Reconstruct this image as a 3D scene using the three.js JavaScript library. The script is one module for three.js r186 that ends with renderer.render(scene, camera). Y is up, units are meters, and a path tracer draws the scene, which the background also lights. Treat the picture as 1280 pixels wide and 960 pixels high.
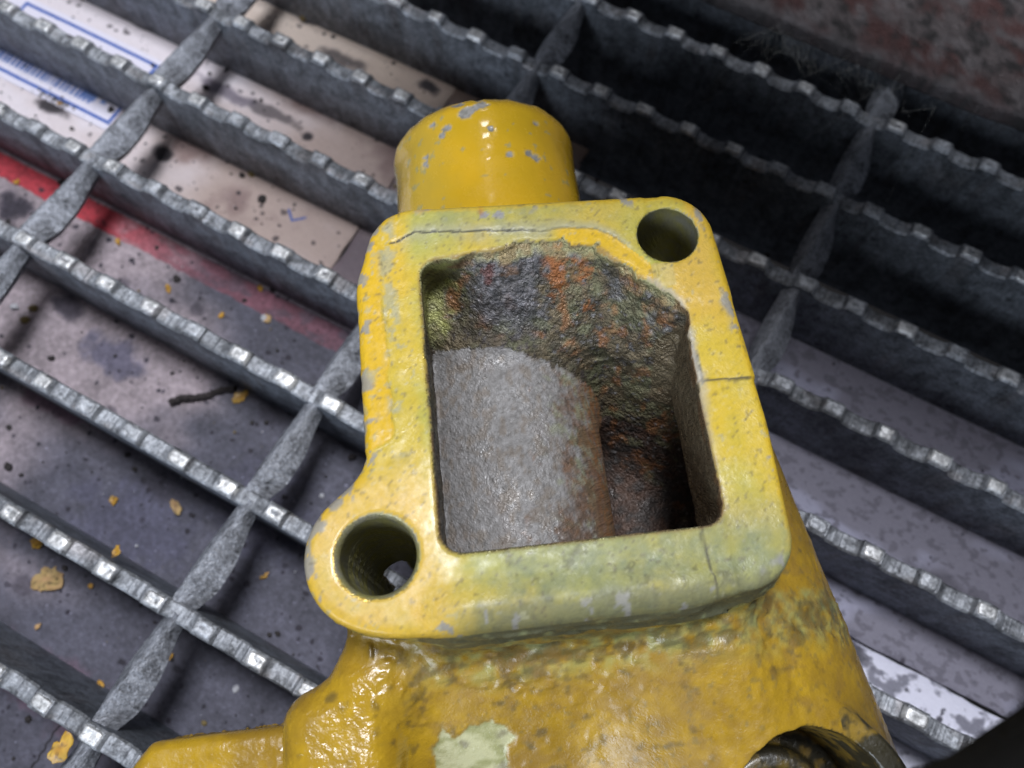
import * as THREE from 'three';
import { mergeGeometries } from 'three/addons/utils/BufferGeometryUtils.js';
import { RectAreaLightUniformsLib } from 'three/addons/lights/RectAreaLightUniformsLib.js';

// ------------------------------------------------------------------ camera, light, exposure
const mm = 0.001;
// workbench axes in mm: X along the bars, Y across them, Z up  ->  three.js metres
const W = (x, y, z) => new THREE.Vector3(x * mm, z * mm, -y * mm);
const scene = new THREE.Scene();
const camera = new THREE.PerspectiveCamera(49.13, 4 / 3, 0.01, 20);
camera.position.copy(W(172.694, -130.859, 201.267));
camera.up.set(-0.45008, 0.34878, -0.82206);
camera.lookAt(W(172.694 - 157, -130.859 + 311.65, 201.267 - 937.14));
camera.focus = 0.152; camera.userData.fStop = 16;

const renderer = new THREE.WebGLRenderer({ antialias: true });
renderer.toneMapping = THREE.LinearToneMapping;
renderer.toneMappingExposure = 1.0;
renderer.shadowMap.enabled = true;
scene.background = new THREE.Color().setRGB(0.045, 0.05, 0.062);
RectAreaLightUniformsLib.init();

const ANG = 35 * Math.PI / 180;                       // the casting is turned against the bars
const OX = 160.238, OY = -84.412;                     // its origin on the grating
const local = (u, v, w) => W(OX + u * Math.cos(ANG) - v * Math.sin(ANG), OY + u * Math.sin(ANG) + v * Math.cos(ANG), w);
const LAMPS = [
  { at: W(130, 55, 950), to: W(150, -60, 0), w: 0.22, h: 0.22, power: 58, color: [0.955, 0.985, 1.05], label: 'white panel lamp hanging above the grating', name: 'panel_lamp' },
  { at: W(60, -1050, 560), to: W(190, 0, 0), w: 0.7, h: 0.4, power: 4.8, color: [0.86, 0.96, 1.1], label: 'added wide pale blue fill light low behind the viewer', name: 'fill_lamp' },  // fill light added to brighten the bar faces
  { at: W(-60, -45, 980), to: W(118, -120, 68), w: 0.26, h: 0.14, power: 3.4, color: [1.0, 0.97, 1.0], label: 'dim flat lamp on the left of the ceiling', name: 'ceiling_lamp' },
  { at: local(45, 900, 1150), to: local(0, 40, 50), w: 0.09, h: 0.06, power: 20, color: [1.0, 0.99, 0.97], label: 'small strip lamp farther along the ceiling', name: 'strip_lamp' },
];

// ------------------------------------------------------------------ helpers
function rng(seed) { let s = seed >>> 0; return () => { s = (s + 0x6d2b79f5) | 0; let t = Math.imul(s ^ (s >>> 15), 1 | s); t = (t + Math.imul(t ^ (t >>> 7), 61 | t)) ^ t; return ((t ^ (t >>> 14)) >>> 0) / 4294967296; }; }
const clamp = (x, a = 0, b = 1) => x < a ? a : x > b ? b : x;
const sst = (a, b, x) => { const t = clamp((x - a) / (b - a)); return t * t * (3 - 2 * t); };
const mix = (a, b, t) => [a[0] + (b[0] - a[0]) * t, a[1] + (b[1] - a[1]) * t, a[2] + (b[2] - a[2]) * t];
const HASH = new Float32Array(65536); { const r = rng(77); for (let i = 0; i < 65536; i++) HASH[i] = r() * 2 - 1; }
const hsh = (x, y, z) => HASH[(Math.imul(x, 73856093) ^ Math.imul(y, 19349663) ^ Math.imul(z, 83492791)) >>> 7 & 65535];
function n3(x, y, z) {
  const ix = Math.floor(x), iy = Math.floor(y), iz = Math.floor(z); let fx = x - ix, fy = y - iy, fz = z - iz;
  fx = fx * fx * (3 - 2 * fx); fy = fy * fy * (3 - 2 * fy); fz = fz * fz * (3 - 2 * fz);
  const a = hsh(ix, iy, iz), b = hsh(ix + 1, iy, iz), c = hsh(ix, iy + 1, iz), d = hsh(ix + 1, iy + 1, iz);
  const e = hsh(ix, iy, iz + 1), f = hsh(ix + 1, iy, iz + 1), g = hsh(ix, iy + 1, iz + 1), h = hsh(ix + 1, iy + 1, iz + 1);
  const p = a + (b - a) * fx, q = c + (d - c) * fx, r = e + (f - e) * fx, s = g + (h - g) * fx;
  const t = p + (q - p) * fy, w = r + (s - r) * fy; return t + (w - t) * fz;
}
const fbm = (x, y, z, o = 4) => { let s = 0, a = 0.5; for (let i = 0; i < o; i++) { s += a * n3(x, y, z); x = x * 2.03 + 11.3; y = y * 2.03 + 5.1; z = z * 2.03 + 7.7; a *= 0.5; } return s; };
const names = new Map();
const numbered = (n) => { const k = names.get(n) ?? 0; names.set(n, k + 1); return k ? n + '_' + String(k).padStart(3, '0') : n; };
function tag(o, label, category, group, kind) { o.userData.label = label; if (category) o.userData.category = category; if (group) o.userData.group = group; if (kind) o.userData.kind = kind; return o; }
function thing(name, label, category, group) { const g = new THREE.Group(); g.name = numbered(name); scene.add(g); return tag(g, label, category, group); }
function put(parent, name, geo, mat) { const m = new THREE.Mesh(geo, mat); m.name = parent === scene ? numbered(name) : name; m.castShadow = m.receiveShadow = true; parent.add(m); return m; }
const std = (o) => new THREE.MeshStandardMaterial(o);
const phy = (o) => new THREE.MeshPhysicalMaterial(o);
const lin = (r, g, b) => new THREE.Color().setRGB(r, g, b);
const s2l = (c) => { c /= 255; return c <= 0.04045 ? c / 12.92 : Math.pow((c + 0.055) / 1.055, 2.4); };
const S = (r, g, b) => [s2l(r), s2l(g), s2l(b)];

// tileable noise texture, one channel copied to all three
function tileNoise(size, f) {
  const d = new Uint8Array(size * size * 4);
  for (let y = 0; y < size; y++) for (let x = 0; x < size; x++) { const v = clamp(f(x / size, y / size)) * 255, i = (y * size + x) * 4; d[i] = d[i + 1] = d[i + 2] = v; d[i + 3] = 255; }
  const t = new THREE.DataTexture(d, size, size); t.wrapS = t.wrapT = THREE.RepeatWrapping; t.magFilter = THREE.LinearFilter; t.minFilter = THREE.LinearFilter; t.needsUpdate = true; return t;
}
const tn = (x, y, p, z) => { // periodic 2-D noise with period p
  const ix = Math.floor(x), iy = Math.floor(y); let fx = x - ix, fy = y - iy; fx = fx * fx * (3 - 2 * fx); fy = fy * fy * (3 - 2 * fy);
  const m = (k) => ((k % p) + p) % p, a = hsh(m(ix), m(iy), z), b = hsh(m(ix + 1), m(iy), z), c = hsh(m(ix), m(iy + 1), z), e = hsh(m(ix + 1), m(iy + 1), z);
  return a + (b - a) * fx + (c - a) * fy + (a - b - c + e) * fx * fy;
};
const grainTex = tileNoise(1024, (x, y) => 0.5 + 0.28 * tn(x * 90, y * 90, 90, 1) + 0.22 * tn(x * 180, y * 180, 180, 2) + 0.16 * tn(x * 40, y * 40, 40, 3));
const peelTex = tileNoise(1024, (x, y) => { const a = tn(x * 34, y * 34, 34, 4), b = tn(x * 70, y * 70, 70, 5), c = tn(x * 160, y * 160, 160, 6); return 0.5 + 0.22 * a + 0.16 * b + 0.07 * c + 0.3 * Math.max(0, a * b - 0.25); });
const roughTex = tileNoise(512, (x, y) => 0.72 + 0.22 * tn(x * 12, y * 12, 12, 7) + 0.16 * tn(x * 40, y * 40, 40, 8) + 0.14 * tn(x * 120, y * 120, 120, 9));
const galvTex = tileNoise(1024, (x, y) => 0.6 + 0.2 * tn(x * 16, y * 16, 16, 10) + 0.22 * tn(x * 60, y * 60, 60, 11) + 0.2 * tn(x * 200, y * 200, 200, 12));

// ------------------------------------------------------------------ the dark pit below and what lies on it
{
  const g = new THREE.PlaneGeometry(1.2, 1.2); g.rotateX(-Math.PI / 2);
  const m = put(scene, 'floor', g, std({ color: lin(0.022, 0.019, 0.018), roughness: 0.95 })); m.position.copy(W(120, 0, -420)); m.userData.kind = 'structure';  // near-black base colour stands in for the deep shade
}
const FLOOR = -26, lowZ = (y) => FLOOR - 1.8 - 0.075 * Math.max(0, -75 - y);   // the lower left carton sags away

// a stained sheet with print; paint(x, y) gets mm and returns an sRGB triple
function sheet(name, label, category, x0, x1, y0, y1, ppmm, z, paint, thick = 1.4, seed = 0, rough = 0.75) {
  const w = Math.round((x1 - x0) * ppmm), h = Math.round((y1 - y0) * ppmm), d = new Uint8Array(w * h * 4);
  for (let j = 0; j < h; j++) for (let i = 0; i < w; i++) {
    const c = paint(x0 + (i + 0.5) / ppmm, y0 + (j + 0.5) / ppmm), k = (j * w + i) * 4;
    d[k] = clamp(c[0], 0, 255); d[k + 1] = clamp(c[1], 0, 255); d[k + 2] = clamp(c[2], 0, 255); d[k + 3] = 255;
  }
  const t = new THREE.DataTexture(d, w, h); t.colorSpace = THREE.SRGBColorSpace; t.magFilter = THREE.LinearFilter; t.needsUpdate = true;
  // wavy sheet with a ragged rim
  const nx = Math.round((x1 - x0) / 2.2), ny = Math.round((y1 - y0) / 2.2), pos = [], uv = [], idx = [];
  const jag = (x, y) => 0.5 * fbm(x * 0.12 + seed, y * 0.12, 3.3, 4);
  for (const side of [0, 1]) for (let j = 0; j <= ny; j++) for (let i = 0; i <= nx; i++) {
    let x = x0 + (x1 - x0) * i / nx, y = y0 + (y1 - y0) * j / ny;
    uv.push(i / nx, j / ny);
    if (i === 0 || i === nx) x += jag(x, y) * 2.2; if (j === 0 || j === ny) y += jag(x + 50, y) * 2.2;
    const p = W(x, y, (typeof z === 'function' ? z(y) : z) + 0.7 * fbm(x * 0.02 + seed, y * 0.02, 9.1, 2) - side * thick); pos.push(p.x, p.y, p.z);
  }
  const n = (nx + 1) * (ny + 1), at = (i, j) => j * (nx + 1) + i;
  for (let j = 0; j < ny; j++) for (let i = 0; i < nx; i++) { const a = at(i, j), b = at(i + 1, j), c = at(i + 1, j + 1), e = at(i, j + 1); idx.push(a, b, c, a, c, e, n + a, n + c, n + b, n + a, n + e, n + c); }
  for (let i = 0; i < nx; i++) for (const [j, s] of [[0, 1], [ny, 0]]) { const a = at(i, j), b = at(i + 1, j); s ? idx.push(a, n + a, n + b, a, n + b, b) : idx.push(a, n + b, n + a, a, b, n + b); }
  for (let j = 0; j < ny; j++) for (const [i, s] of [[0, 0], [nx, 1]]) { const a = at(i, j), b = at(i, j + 1); s ? idx.push(a, n + a, n + b, a, n + b, b) : idx.push(a, n + b, n + a, a, b, n + b); }
  const g = new THREE.BufferGeometry(); g.setAttribute('position', new THREE.Float32BufferAttribute(pos, 3)); g.setAttribute('uv', new THREE.Float32BufferAttribute(uv, 2)); g.setIndex(idx); g.computeVertexNormals();
  const bump = grainTex.clone(); bump.repeat.set((x1 - x0) / 40, (y1 - y0) / 40); bump.needsUpdate = true;
  return tag(put(scene, name, g, std({ map: t, roughness: rough, bumpMap: bump, bumpScale: 0.00012 })), label, category);
}
// speckle: dark droplets with an outline of their own
function makeSpots(seed, n, x0, x1, y0, y1, rmin, rmax) {
  const r = rng(seed), cell = 8, map = new Map();
  for (let i = 0; i < n; i++) {
    const s = { x: x0 + r() * (x1 - x0), y: y0 + r() * (y1 - y0), r: rmin + (rmax - rmin) * Math.pow(r(), 4), k: 0.5 + 0.5 * r(), e: 0.6 + 0.8 * r() };
    for (let a = -1; a <= 1; a++) for (let b = -1; b <= 1; b++) { const k = (Math.floor(s.x / cell) + a) * 4096 + Math.floor(s.y / cell) + b; if (!map.has(k)) map.set(k, []); map.get(k).push(s); }
  }
  return (x, y) => { let m = 0; const l = map.get(Math.floor(x / cell) * 4096 + Math.floor(y / cell)); if (l) for (const s of l) { const d = Math.hypot((x - s.x) * s.e, y - s.y) * (1 + 0.35 * n3(x * 2.1, y * 2.1, s.x)); if (d < s.r) m = Math.max(m, s.k * sst(s.r, s.r * 0.65, d)); } return m; };
}
const blot = (x, y, cx, cy, rx, ry, seed = 0) => { const dx = (x - cx) / rx, dy = (y - cy) / ry; return sst(1.15, 0.5, Math.hypot(dx, dy) + 0.6 * fbm(x * 0.25 + seed, y * 0.25, seed, 4)); };
const spotsA = makeSpots(5, 900, -110, 70, -64, 40, 0.15, 1.1), spotsB = makeSpots(6, 3000, -110, 206, -216, -58, 0.14, 1.0), spotsC = makeSpots(8, 500, 60, 330, -125, 40, 0.12, 0.8);
const whiteSpots = makeSpots(9, 1300, -110, 206, -216, -58, 0.08, 0.32);
const fibre = (x, y) => 0.5 * fbm(x * 0.9, y * 2.4, 1.7, 4) + 0.35 * n3(x * 5, y * 5, 2.2);

sheet('white_carton', 'dirty white carton panel under the grating, upper left, spattered with black', 'cardboard', -112, 68.4, -58.6, 38, 8, FLOOR, (x, y) => {
  const big = fbm(x * 0.035, y * 0.05, 4.4, 4), f = fibre(x, y);
  let c = mix([226, 217, 222], [188, 168, 160], clamp(0.35 + 1.2 * big + 0.012 * (x - 5)));
  c = mix(c, [150, 128, 124], sst(0.05, 0.45, fbm(x * 0.06 + 9, y * 0.06, 8.1, 4) + 0.006 * (x - 25)));
  c = mix(c, [205, 188, 172], sst(9, 14, y) * 0.75);
  let dark = Math.max(blot(x, y, -2, -39.5, 4.5, 3, 1), blot(x, y, 36, -12, 2.6, 2, 2), blot(x, y, -43, -42, 7, 3.4, 3), blot(x, y, 10, 29, 4, 3, 4), blot(x, y, 60, 24, 5, 3, 5), 0.8 * blot(x, y, -55, 2, 5, 2, 6), 0.7 * blot(x, y, -38, -1, 5, 1.6, 7), 0.6 * blot(x, y, 20, -10, 14, 2.4, 8), 0.7 * blot(x, y, 30, 20, 9, 3, 9));
  c = mix(c, [44, 40, 44], 0.92 * dark);
  c = mix(c, [110, 102, 116], 0.7 * blot(x, y, 2, -10, 12, 3, 11));
  c = mix(c, [196, 40, 50], 0.85 * sst(0.18, 0.4, blot(x, y, 16, -29, 2.2, 1.1, 12)));
  c = mix(c, [70, 96, 170], 0.9 * (Math.abs(Math.abs(x - 49) * 0.9 - (y + 40.5)) < 0.5 && Math.abs(x - 49) < 3.2 && y < -37 ? 1 : 0));
  c = mix(c, [48, 42, 46], spotsA(x, y));
  return [c[0] + 16 * f, c[1] + 16 * f, c[2] + 16 * f];
}, 1.3, 3);
sheet('printed_carton', 'mauve brown carton panel with a printed red stripe, lower left under the grating', 'cardboard', -112, 204, -222, -57.2, 6, lowZ, (x, y) => {
  const big = fbm(x * 0.02, y * 0.03, 14.4, 4), f = fibre(x, y);
  let c = mix([172, 160, 156], [92, 92, 99], sst(-0.3, 0.25, big + 0.0045 * (x - 30) - 0.006 * (y + 110)));
  c = mix(c, [198, 184, 182], sst(-63.5, -62.6, y + 0.5 * big) * 0.85);
  c = mix(c, [86, 86, 104], 0.7 * Math.max(blot(x, y, 26, -103, 11, 6, 21), 0.7 * blot(x, y, 62, -140, 22, 12, 22), 0.6 * blot(x, y, 92, -120, 20, 14, 23)));
  c = mix(c, [132, 98, 110], 0.6 * Math.max(blot(x, y, 70, -186, 30, 8, 24), blot(x, y, 20, -122, 14, 5, 25)));
  const edge = 0.7 * fbm(x * 0.3, y * 0.3, 2.2, 3), band = sst(-71.2 + edge, -70.6 + edge, y) * sst(-63.4 - 0.5 * edge, -64.0 - 0.5 * edge, y);
  const worn = sst(-4, 6, x) * (0.26 + 0.3 * sst(-0.1, 0.3, fbm(x * 0.2, y * 0.4, 6.6, 4))) + sst(60, 95, x) * 0.2;
  c = mix(c, mix([192, 58, 66], [150, 84, 92], sst(0, 30, x)), band * clamp(0.95 - worn));
  let dark = Math.max(blot(x, y, -31, -78, 7, 5, 31), 0.85 * blot(x, y, 4, -97, 6, 4, 32), 0.6 * blot(x, y, 14, -84, 4, 3, 33), 0.55 * blot(x, y, 40, -79, 3, 2.2, 34), 0.5 * blot(x, y, 78, -96, 5, 3, 35), 0.55 * blot(x, y, 36, -118, 3, 2.4, 36), 0.5 * blot(x, y, 62, -128, 8, 4, 37), 0.45 * blot(x, y, 44, -168, 5, 3, 38));
  c = mix(c, [52, 48, 56], 0.9 * dark);
  c = mix(c, [44, 40, 48], spotsB(x, y)); c = mix(c, [190, 190, 205], 0.7 * whiteSpots(x, y));
  if (Math.abs(x - 74.5 - 0.3 * n3(y * 0.7, 0, 0)) < 0.28 && y < -184) c = [40, 36, 40];
  const g = 0.92 + 0.16 * fbm(x * 0.11, y * 0.14, 71, 4) + 0.2 * fbm(x * 0.9, y * 0.9, 17, 4); return [(c[0] + 22 * f) * g * 0.97, (c[1] + 22 * f) * g * 0.96, (c[2] + 22 * f) * g * 1.02];
}, 1.3, 5);
sheet('brown_carton', 'small brown stained carton piece beside the torn edge, left of the casting', 'cardboard', 68.9, 118, -58.4, 36, 7, FLOOR - 0.4, (x, y) => {
  const big = fbm(x * 0.05, y * 0.05, 24.4, 4), f = fibre(x, y);
  let c = mix([176, 160, 158], [118, 106, 112], sst(-0.35, 0.3, big)); c = mix(c, [60, 54, 58], 0.9 * blot(x, y, 84, 30, 4, 3, 41)); c = mix(c, [140, 120, 104], sst(18, 26, y) * 0.7); c = mix(c, [48, 44, 50], spotsC(x, y));
  return [c[0] + 15 * f, c[1] + 15 * f, c[2] + 15 * f];
}, 1.3, 7);
sheet('grey_carton', 'smooth lavender grey carton sheet under the bars right of the casting', 'cardboard', 150, 335, -74, 4, 6, FLOOR - 0.8, (x, y) => {
  const big = fbm(x * 0.03, y * 0.05, 34.4, 4), f = fibre(x, y);
  let c = mix([158, 157, 176], [130, 127, 140], sst(-0.1, 0.1, big)); c = mix(c, [100, 97, 108], 0.7 * sst(0.1, 0.3, fbm(x * 0.5, y * 0.7, 3.1, 4))); c = mix(c, [78, 75, 84], 0.6 * Math.max(blot(x, y, 236, -60, 12, 5, 51), blot(x, y, 262, -50, 10, 4, 52))); c = mix(c, [60, 56, 66], spotsC(x, y));
  return [c[0] + 14 * f, c[1] + 14 * f, c[2] + 14 * f];
}, 1.3, 9);
sheet('bright_sheet', 'bright blotchy white sheet under the bars at the lower right', 'plastic sheet', 206, 335, -135, -75, 7, FLOOR - 0.2, (x, y) => {
  const b = fbm(x * 0.22, y * 0.3, 44.4, 5), f = fibre(x, y);
  let c = mix([212, 211, 226], [120, 119, 132], sst(0.0, 0.22, b)); c = mix(c, [52, 50, 60], 0.9 * Math.max(sst(0.34, 0.5, fbm(x * 0.35 + 4, y * 0.35, 54.4, 4)), blot(x, y, 247, -79, 6, 3, 61), 0.7 * spotsC(x, y)));
  return [c[0] + 16 * f, c[1] + 16 * f, c[2] + 16 * f];
}, 0.8, 11, 0.5);

// paper label with a blue frame and a bar code, lying on the white carton
{
  const x0 = -84, x1 = -22.2, y0 = -41.5, y1 = -10.4, pp = 16, cw = Math.round((x1 - x0) * pp), ch = Math.round((y1 - y0) * pp);
  const cv = document.createElement('canvas'); cv.width = cw; cv.height = ch; const c = cv.getContext('2d');
  const X = (x) => (x - x0) * pp, Y = (y) => (y1 - y) * pp;
  c.fillStyle = 'rgb(228,224,238)'; c.fillRect(0, 0, cw, ch);
  c.strokeStyle = 'rgb(52,92,176)'; c.lineWidth = 1.15 * pp; c.strokeRect(X(-78), Y(-12.8), (78 - 23.2) * pp, 26 * pp);
  const r = rng(31); c.fillStyle = 'rgb(92,124,196)';
  for (let x = -83; x < -33;) { const b = 0.35 + 0.9 * r(); c.fillRect(X(x), Y(-31.6), b * pp, 4.3 * pp); x += b + 0.3 + 0.6 * r(); }
  c.fillStyle = 'rgb(120,146,206)'; c.fillRect(X(-37), Y(-31.8), 4.6 * pp, 3 * pp); c.fillRect(X(-30.5), Y(-32.6), 2 * pp, 1.2 * pp);
  for (let i = 0; i < 260; i++) { c.fillStyle = `rgba(60,52,56,${0.2 + 0.5 * r()})`; c.beginPath(); c.ellipse(r() * cw, r() * ch, 1 + 7 * Math.pow(r(), 4), 1 + 5 * Math.pow(r(), 4), r() * 3, 0, 7); c.fill(); }
  for (let i = 0; i < 60; i++) { const a = r(), b = r(); c.fillStyle = `rgba(52,46,44,${0.25 + 0.5 * r()})`; c.beginPath(); c.ellipse(X(-44 + 9 * (a + r() - 1)), Y(-40.2 + 2.2 * (b + r() - 1)), 2 + 14 * r(), 2 + 9 * r(), r() * 3, 0, 7); c.fill(); }
  const t = new THREE.CanvasTexture(cv); t.colorSpace = THREE.SRGBColorSpace;
  const g = new THREE.PlaneGeometry((x1 - x0) * mm, (y1 - y0) * mm, 30, 16); g.rotateX(-Math.PI / 2);
  const p = g.attributes.position; const c0 = W((x0 + x1) / 2, (y0 + y1) / 2, 0);
  for (let i = 0; i < p.count; i++) { const wx = (p.getX(i) + c0.x) / mm, wy = -(p.getZ(i) + c0.z) / mm; p.setY(i, (0.7 * fbm(wx * 0.02 + 3, wy * 0.02, 9.1, 2) + 0.32 + 0.12 * n3(wx * 0.15, wy * 0.15, 3)) * mm); }
  g.computeVertexNormals();
  const m = put(scene, 'shipping_label', g, std({ map: t, roughness: 0.6 })); m.position.copy(c0).setY(FLOOR * mm); tag(m, 'white paper label with blue frame and bar code, top left under the grating', 'label');
}

// ------------------------------------------------------------------ the steel grating
const PITCH = 30.16, RODP = 96.2, BT = 4.5, BH = 40;
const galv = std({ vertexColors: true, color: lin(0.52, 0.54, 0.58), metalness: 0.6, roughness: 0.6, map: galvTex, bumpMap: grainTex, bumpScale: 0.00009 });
const galvSide = std({ vertexColors: true, color: lin(0.32, 0.35, 0.40), metalness: 0.45, roughness: 0.62, map: galvTex, bumpMap: grainTex, bumpScale: 0.00008 });  // same zinc as the tops, with the shade of the faces in its colour
const rodMat = std({ color: lin(0.41, 0.425, 0.47), metalness: 0.5, roughness: 0.62, map: galvTex, bumpMap: grainTex, bumpScale: 0.00022 });
const toothMat = std({ color: lin(1, 1, 1), metalness: 0.7, roughness: 0.52, map: galvTex, bumpMap: grainTex, bumpScale: 0.00006 });
const grating = thing('steel_grating', 'grey galvanised serrated bar grating with twisted cross rods, under the casting', 'grating');
const TP = 14.13, TL = 5.4;
function barGeometry(phase, x0, x1, seed) {
  // profile of the top edge: flat teeth at 0 and scallops between
  const pts = []; const step = 0.35;
  for (let x = x0; x <= x1; x += step) {
    let t = ((x - phase) % TP + TP) % TP; if (t > TP / 2) t -= TP; t = Math.abs(t);
    let z = 0;
    if (t > TL / 2) { const q = (t - TL / 2) / (TP / 2 - TL / 2); z = -0.5 - 1.7 * Math.sqrt(Math.max(0, 1 - Math.pow(1 - q, 2))) + 0.25 * q; if (q < 0.12) z = -1.2 * (q / 0.12) - 0.3; }
    z += 0.14 * n3(x * 0.8, seed, 1) + 0.1 * n3(x * 2.2, seed, 5); pts.push([x, z]);
  }
  const P = [[], []], U = [[], []], K = [[], []];
  const soil = (v) => { const x = v[0], z = v[1] * 2 + v[2], a = fbm(x * 0.09 + seed * 5, z * 0.16, seed, 4), b = fbm(x * 0.7, z * 0.8, seed + 9, 3); let k = 0.92 - 0.32 * sst(0.05, 0.3, a) - 0.2 * sst(0.1, 0.35, b); const rust = 0.25 * sst(0.22, 0.36, fbm(x * 0.13 + 40, z * 0.2, seed + 3, 4)); return [k * (1 - 0.15 * rust), k * (1 - 0.4 * rust), k * (1 - 0.55 * rust)]; };
  const tri = (k, a, b, c, ua, ub, uc, va, vb, vc) => { P[k].push(...a, ...b, ...c); U[k].push(...ua, ...ub, ...uc); K[k].push(...soil(va), ...soil(vb), ...soil(vc)); };
  const R = 0.55; // worn shoulder
  const ring = (x, z, i) => { const j = 0.12 * n3(x * 0.9, seed, 9), h = BT / 2; const up = (s) => [0, 0.2, 0.4, 0.6, 0.8].map((f) => [x, s * h, -BH + (z - 0.8 + BH) * f]); return [...up(-1), [x, -h + 0.05, z - R * 1.2], [x, -h + R + j, z - 0.12], [x, 0, z], [x, h - R - j, z - 0.12], [x, h - 0.05, z - R * 1.2], ...up(1).reverse()]; };
  for (let i = 0; i + 1 < pts.length; i++) {
    const A = ring(pts[i][0], pts[i][1], i), B = ring(pts[i + 1][0], pts[i + 1][1], i + 1); let len = 0;
    for (let k = 0; k + 1 < A.length; k++) {
      const d = Math.hypot(A[k + 1][1] - A[k][1], A[k + 1][2] - A[k][2]);
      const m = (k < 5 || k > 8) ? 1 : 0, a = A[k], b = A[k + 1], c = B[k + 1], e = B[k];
      const ua = [a[0] / 40, len / 40 + seed * 0.37], ub = [b[0] / 40, (len + d) / 40 + seed * 0.37], uc = [c[0] / 40, (len + d) / 40 + seed * 0.37], ue = [e[0] / 40, len / 40 + seed * 0.37];
      const q = (v) => { const w = W(v[0], v[1], v[2]); return [w.x, w.y, w.z]; };
      tri(m, q(a), q(c), q(b), ua, uc, ub, a, c, b); tri(m, q(a), q(e), q(c), ua, ue, uc, a, e, c); len += d;
    }
  }
  return P.map((p, k) => { const g = new THREE.BufferGeometry(); g.setAttribute('position', new THREE.Float32BufferAttribute(p, 3)); g.setAttribute('uv', new THREE.Float32BufferAttribute(U[k], 2)); g.setAttribute('color', new THREE.Float32BufferAttribute(K[k], 3)); g.computeVertexNormals(); return g; });
}
function toothGeometry(seed) {
  const nx = 12, ny = 9, pos = [], uv = [], idx = [], r = (a, b) => n3(a * 1.7 + seed * 9.1, b * 1.7, seed);
  for (let j = 0; j <= ny; j++) for (let i = 0; i <= nx; i++) {
    let a = i / nx * 2 - 1, b = j / ny * 2 - 1; const sq = 5; // super-ellipse plan
    const k = Math.pow(Math.pow(Math.abs(a), sq) + Math.pow(Math.abs(b), sq), 1 / sq), e = Math.max(Math.abs(a), Math.abs(b)); if (k > 1e-6) { a *= e / k; b *= e / k; }
    const x = a * (TL / 2 + 0.1 + 0.22 * r(a, b)), y = b * (BT / 2 - 0.15 + 0.16 * r(b + 4, a)), edge = Math.max(Math.abs(i / nx * 2 - 1), Math.abs(j / ny * 2 - 1));
    const z = edge > 0.99 ? -0.7 : edge > 0.8 ? 0.22 + 0.05 * r(x, y) : 0.34 + 0.09 * r(x * 0.9, y * 0.9) - (seed % 3 === 1 ? 0.28 * sst(0.5, 0.1, Math.hypot(a + 0.1, b * 1.1)) : 0);
    const p = W(x, y, z); pos.push(p.x, p.y, p.z); uv.push(x / 40 + seed * 0.17, y / 40 + seed * 0.31);
  }
  for (let j = 0; j < ny; j++) for (let i = 0; i < nx; i++) { const a = j * (nx + 1) + i; idx.push(a, a + 1, a + nx + 2, a, a + nx + 2, a + nx + 1); }
  const g = new THREE.BufferGeometry(); g.setAttribute('position', new THREE.Float32BufferAttribute(pos, 3)); g.setAttribute('uv', new THREE.Float32BufferAttribute(uv, 2)); g.setIndex(idx); g.computeVertexNormals(); return g;
}
const teeth = [0, 1, 2, 3, 4, 5, 6, 7, 8, 9].map((k) => toothGeometry(k)), dullTooth = std({ color: lin(0.66, 0.68, 0.72), metalness: 0.6, roughness: 0.6, map: galvTex, bumpMap: grainTex, bumpScale: 0.00012 });
const phases = { '-4': 3, '-3': 8, '-2': 1, '-1': 5, 0: 11, 1: 2, 2: 9.2, 3: 2.3, 4: 5.6, 5: 6.6, 6: 12.4, 7: 4 };
{
  const r = rng(3);
  for (let i = -4; i <= 7; i++) {
    const x0 = -95, x1 = 335, [gt, gs] = barGeometry(phases[i], x0, x1, i + 20);
    const n0 = gt.attributes.position.count, n1 = gs.attributes.position.count, g = mergeGeometries([gt, gs], true);
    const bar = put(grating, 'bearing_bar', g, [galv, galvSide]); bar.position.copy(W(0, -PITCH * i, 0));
    for (let k = Math.ceil((x0 + 4 - phases[i]) / TP); phases[i] + k * TP < x1 - 4; k++) {
      const m = put(bar, 'worn_tooth', teeth[Math.floor(r() * 10)], r() < 0.3 ? dullTooth : toothMat); m.position.copy(W(phases[i] + k * TP + 0.4 * (r() - 0.5), 0.2 * (r() - 0.5), -0.45 * r() * r())); m.scale.set(0.86 + 0.24 * r(), 1, 0.86 + 0.16 * r()); m.rotation.y = (r() < 0.5 ? Math.PI : 0) + 0.06 * (r() - 0.5);
    }
  }
}
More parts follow.
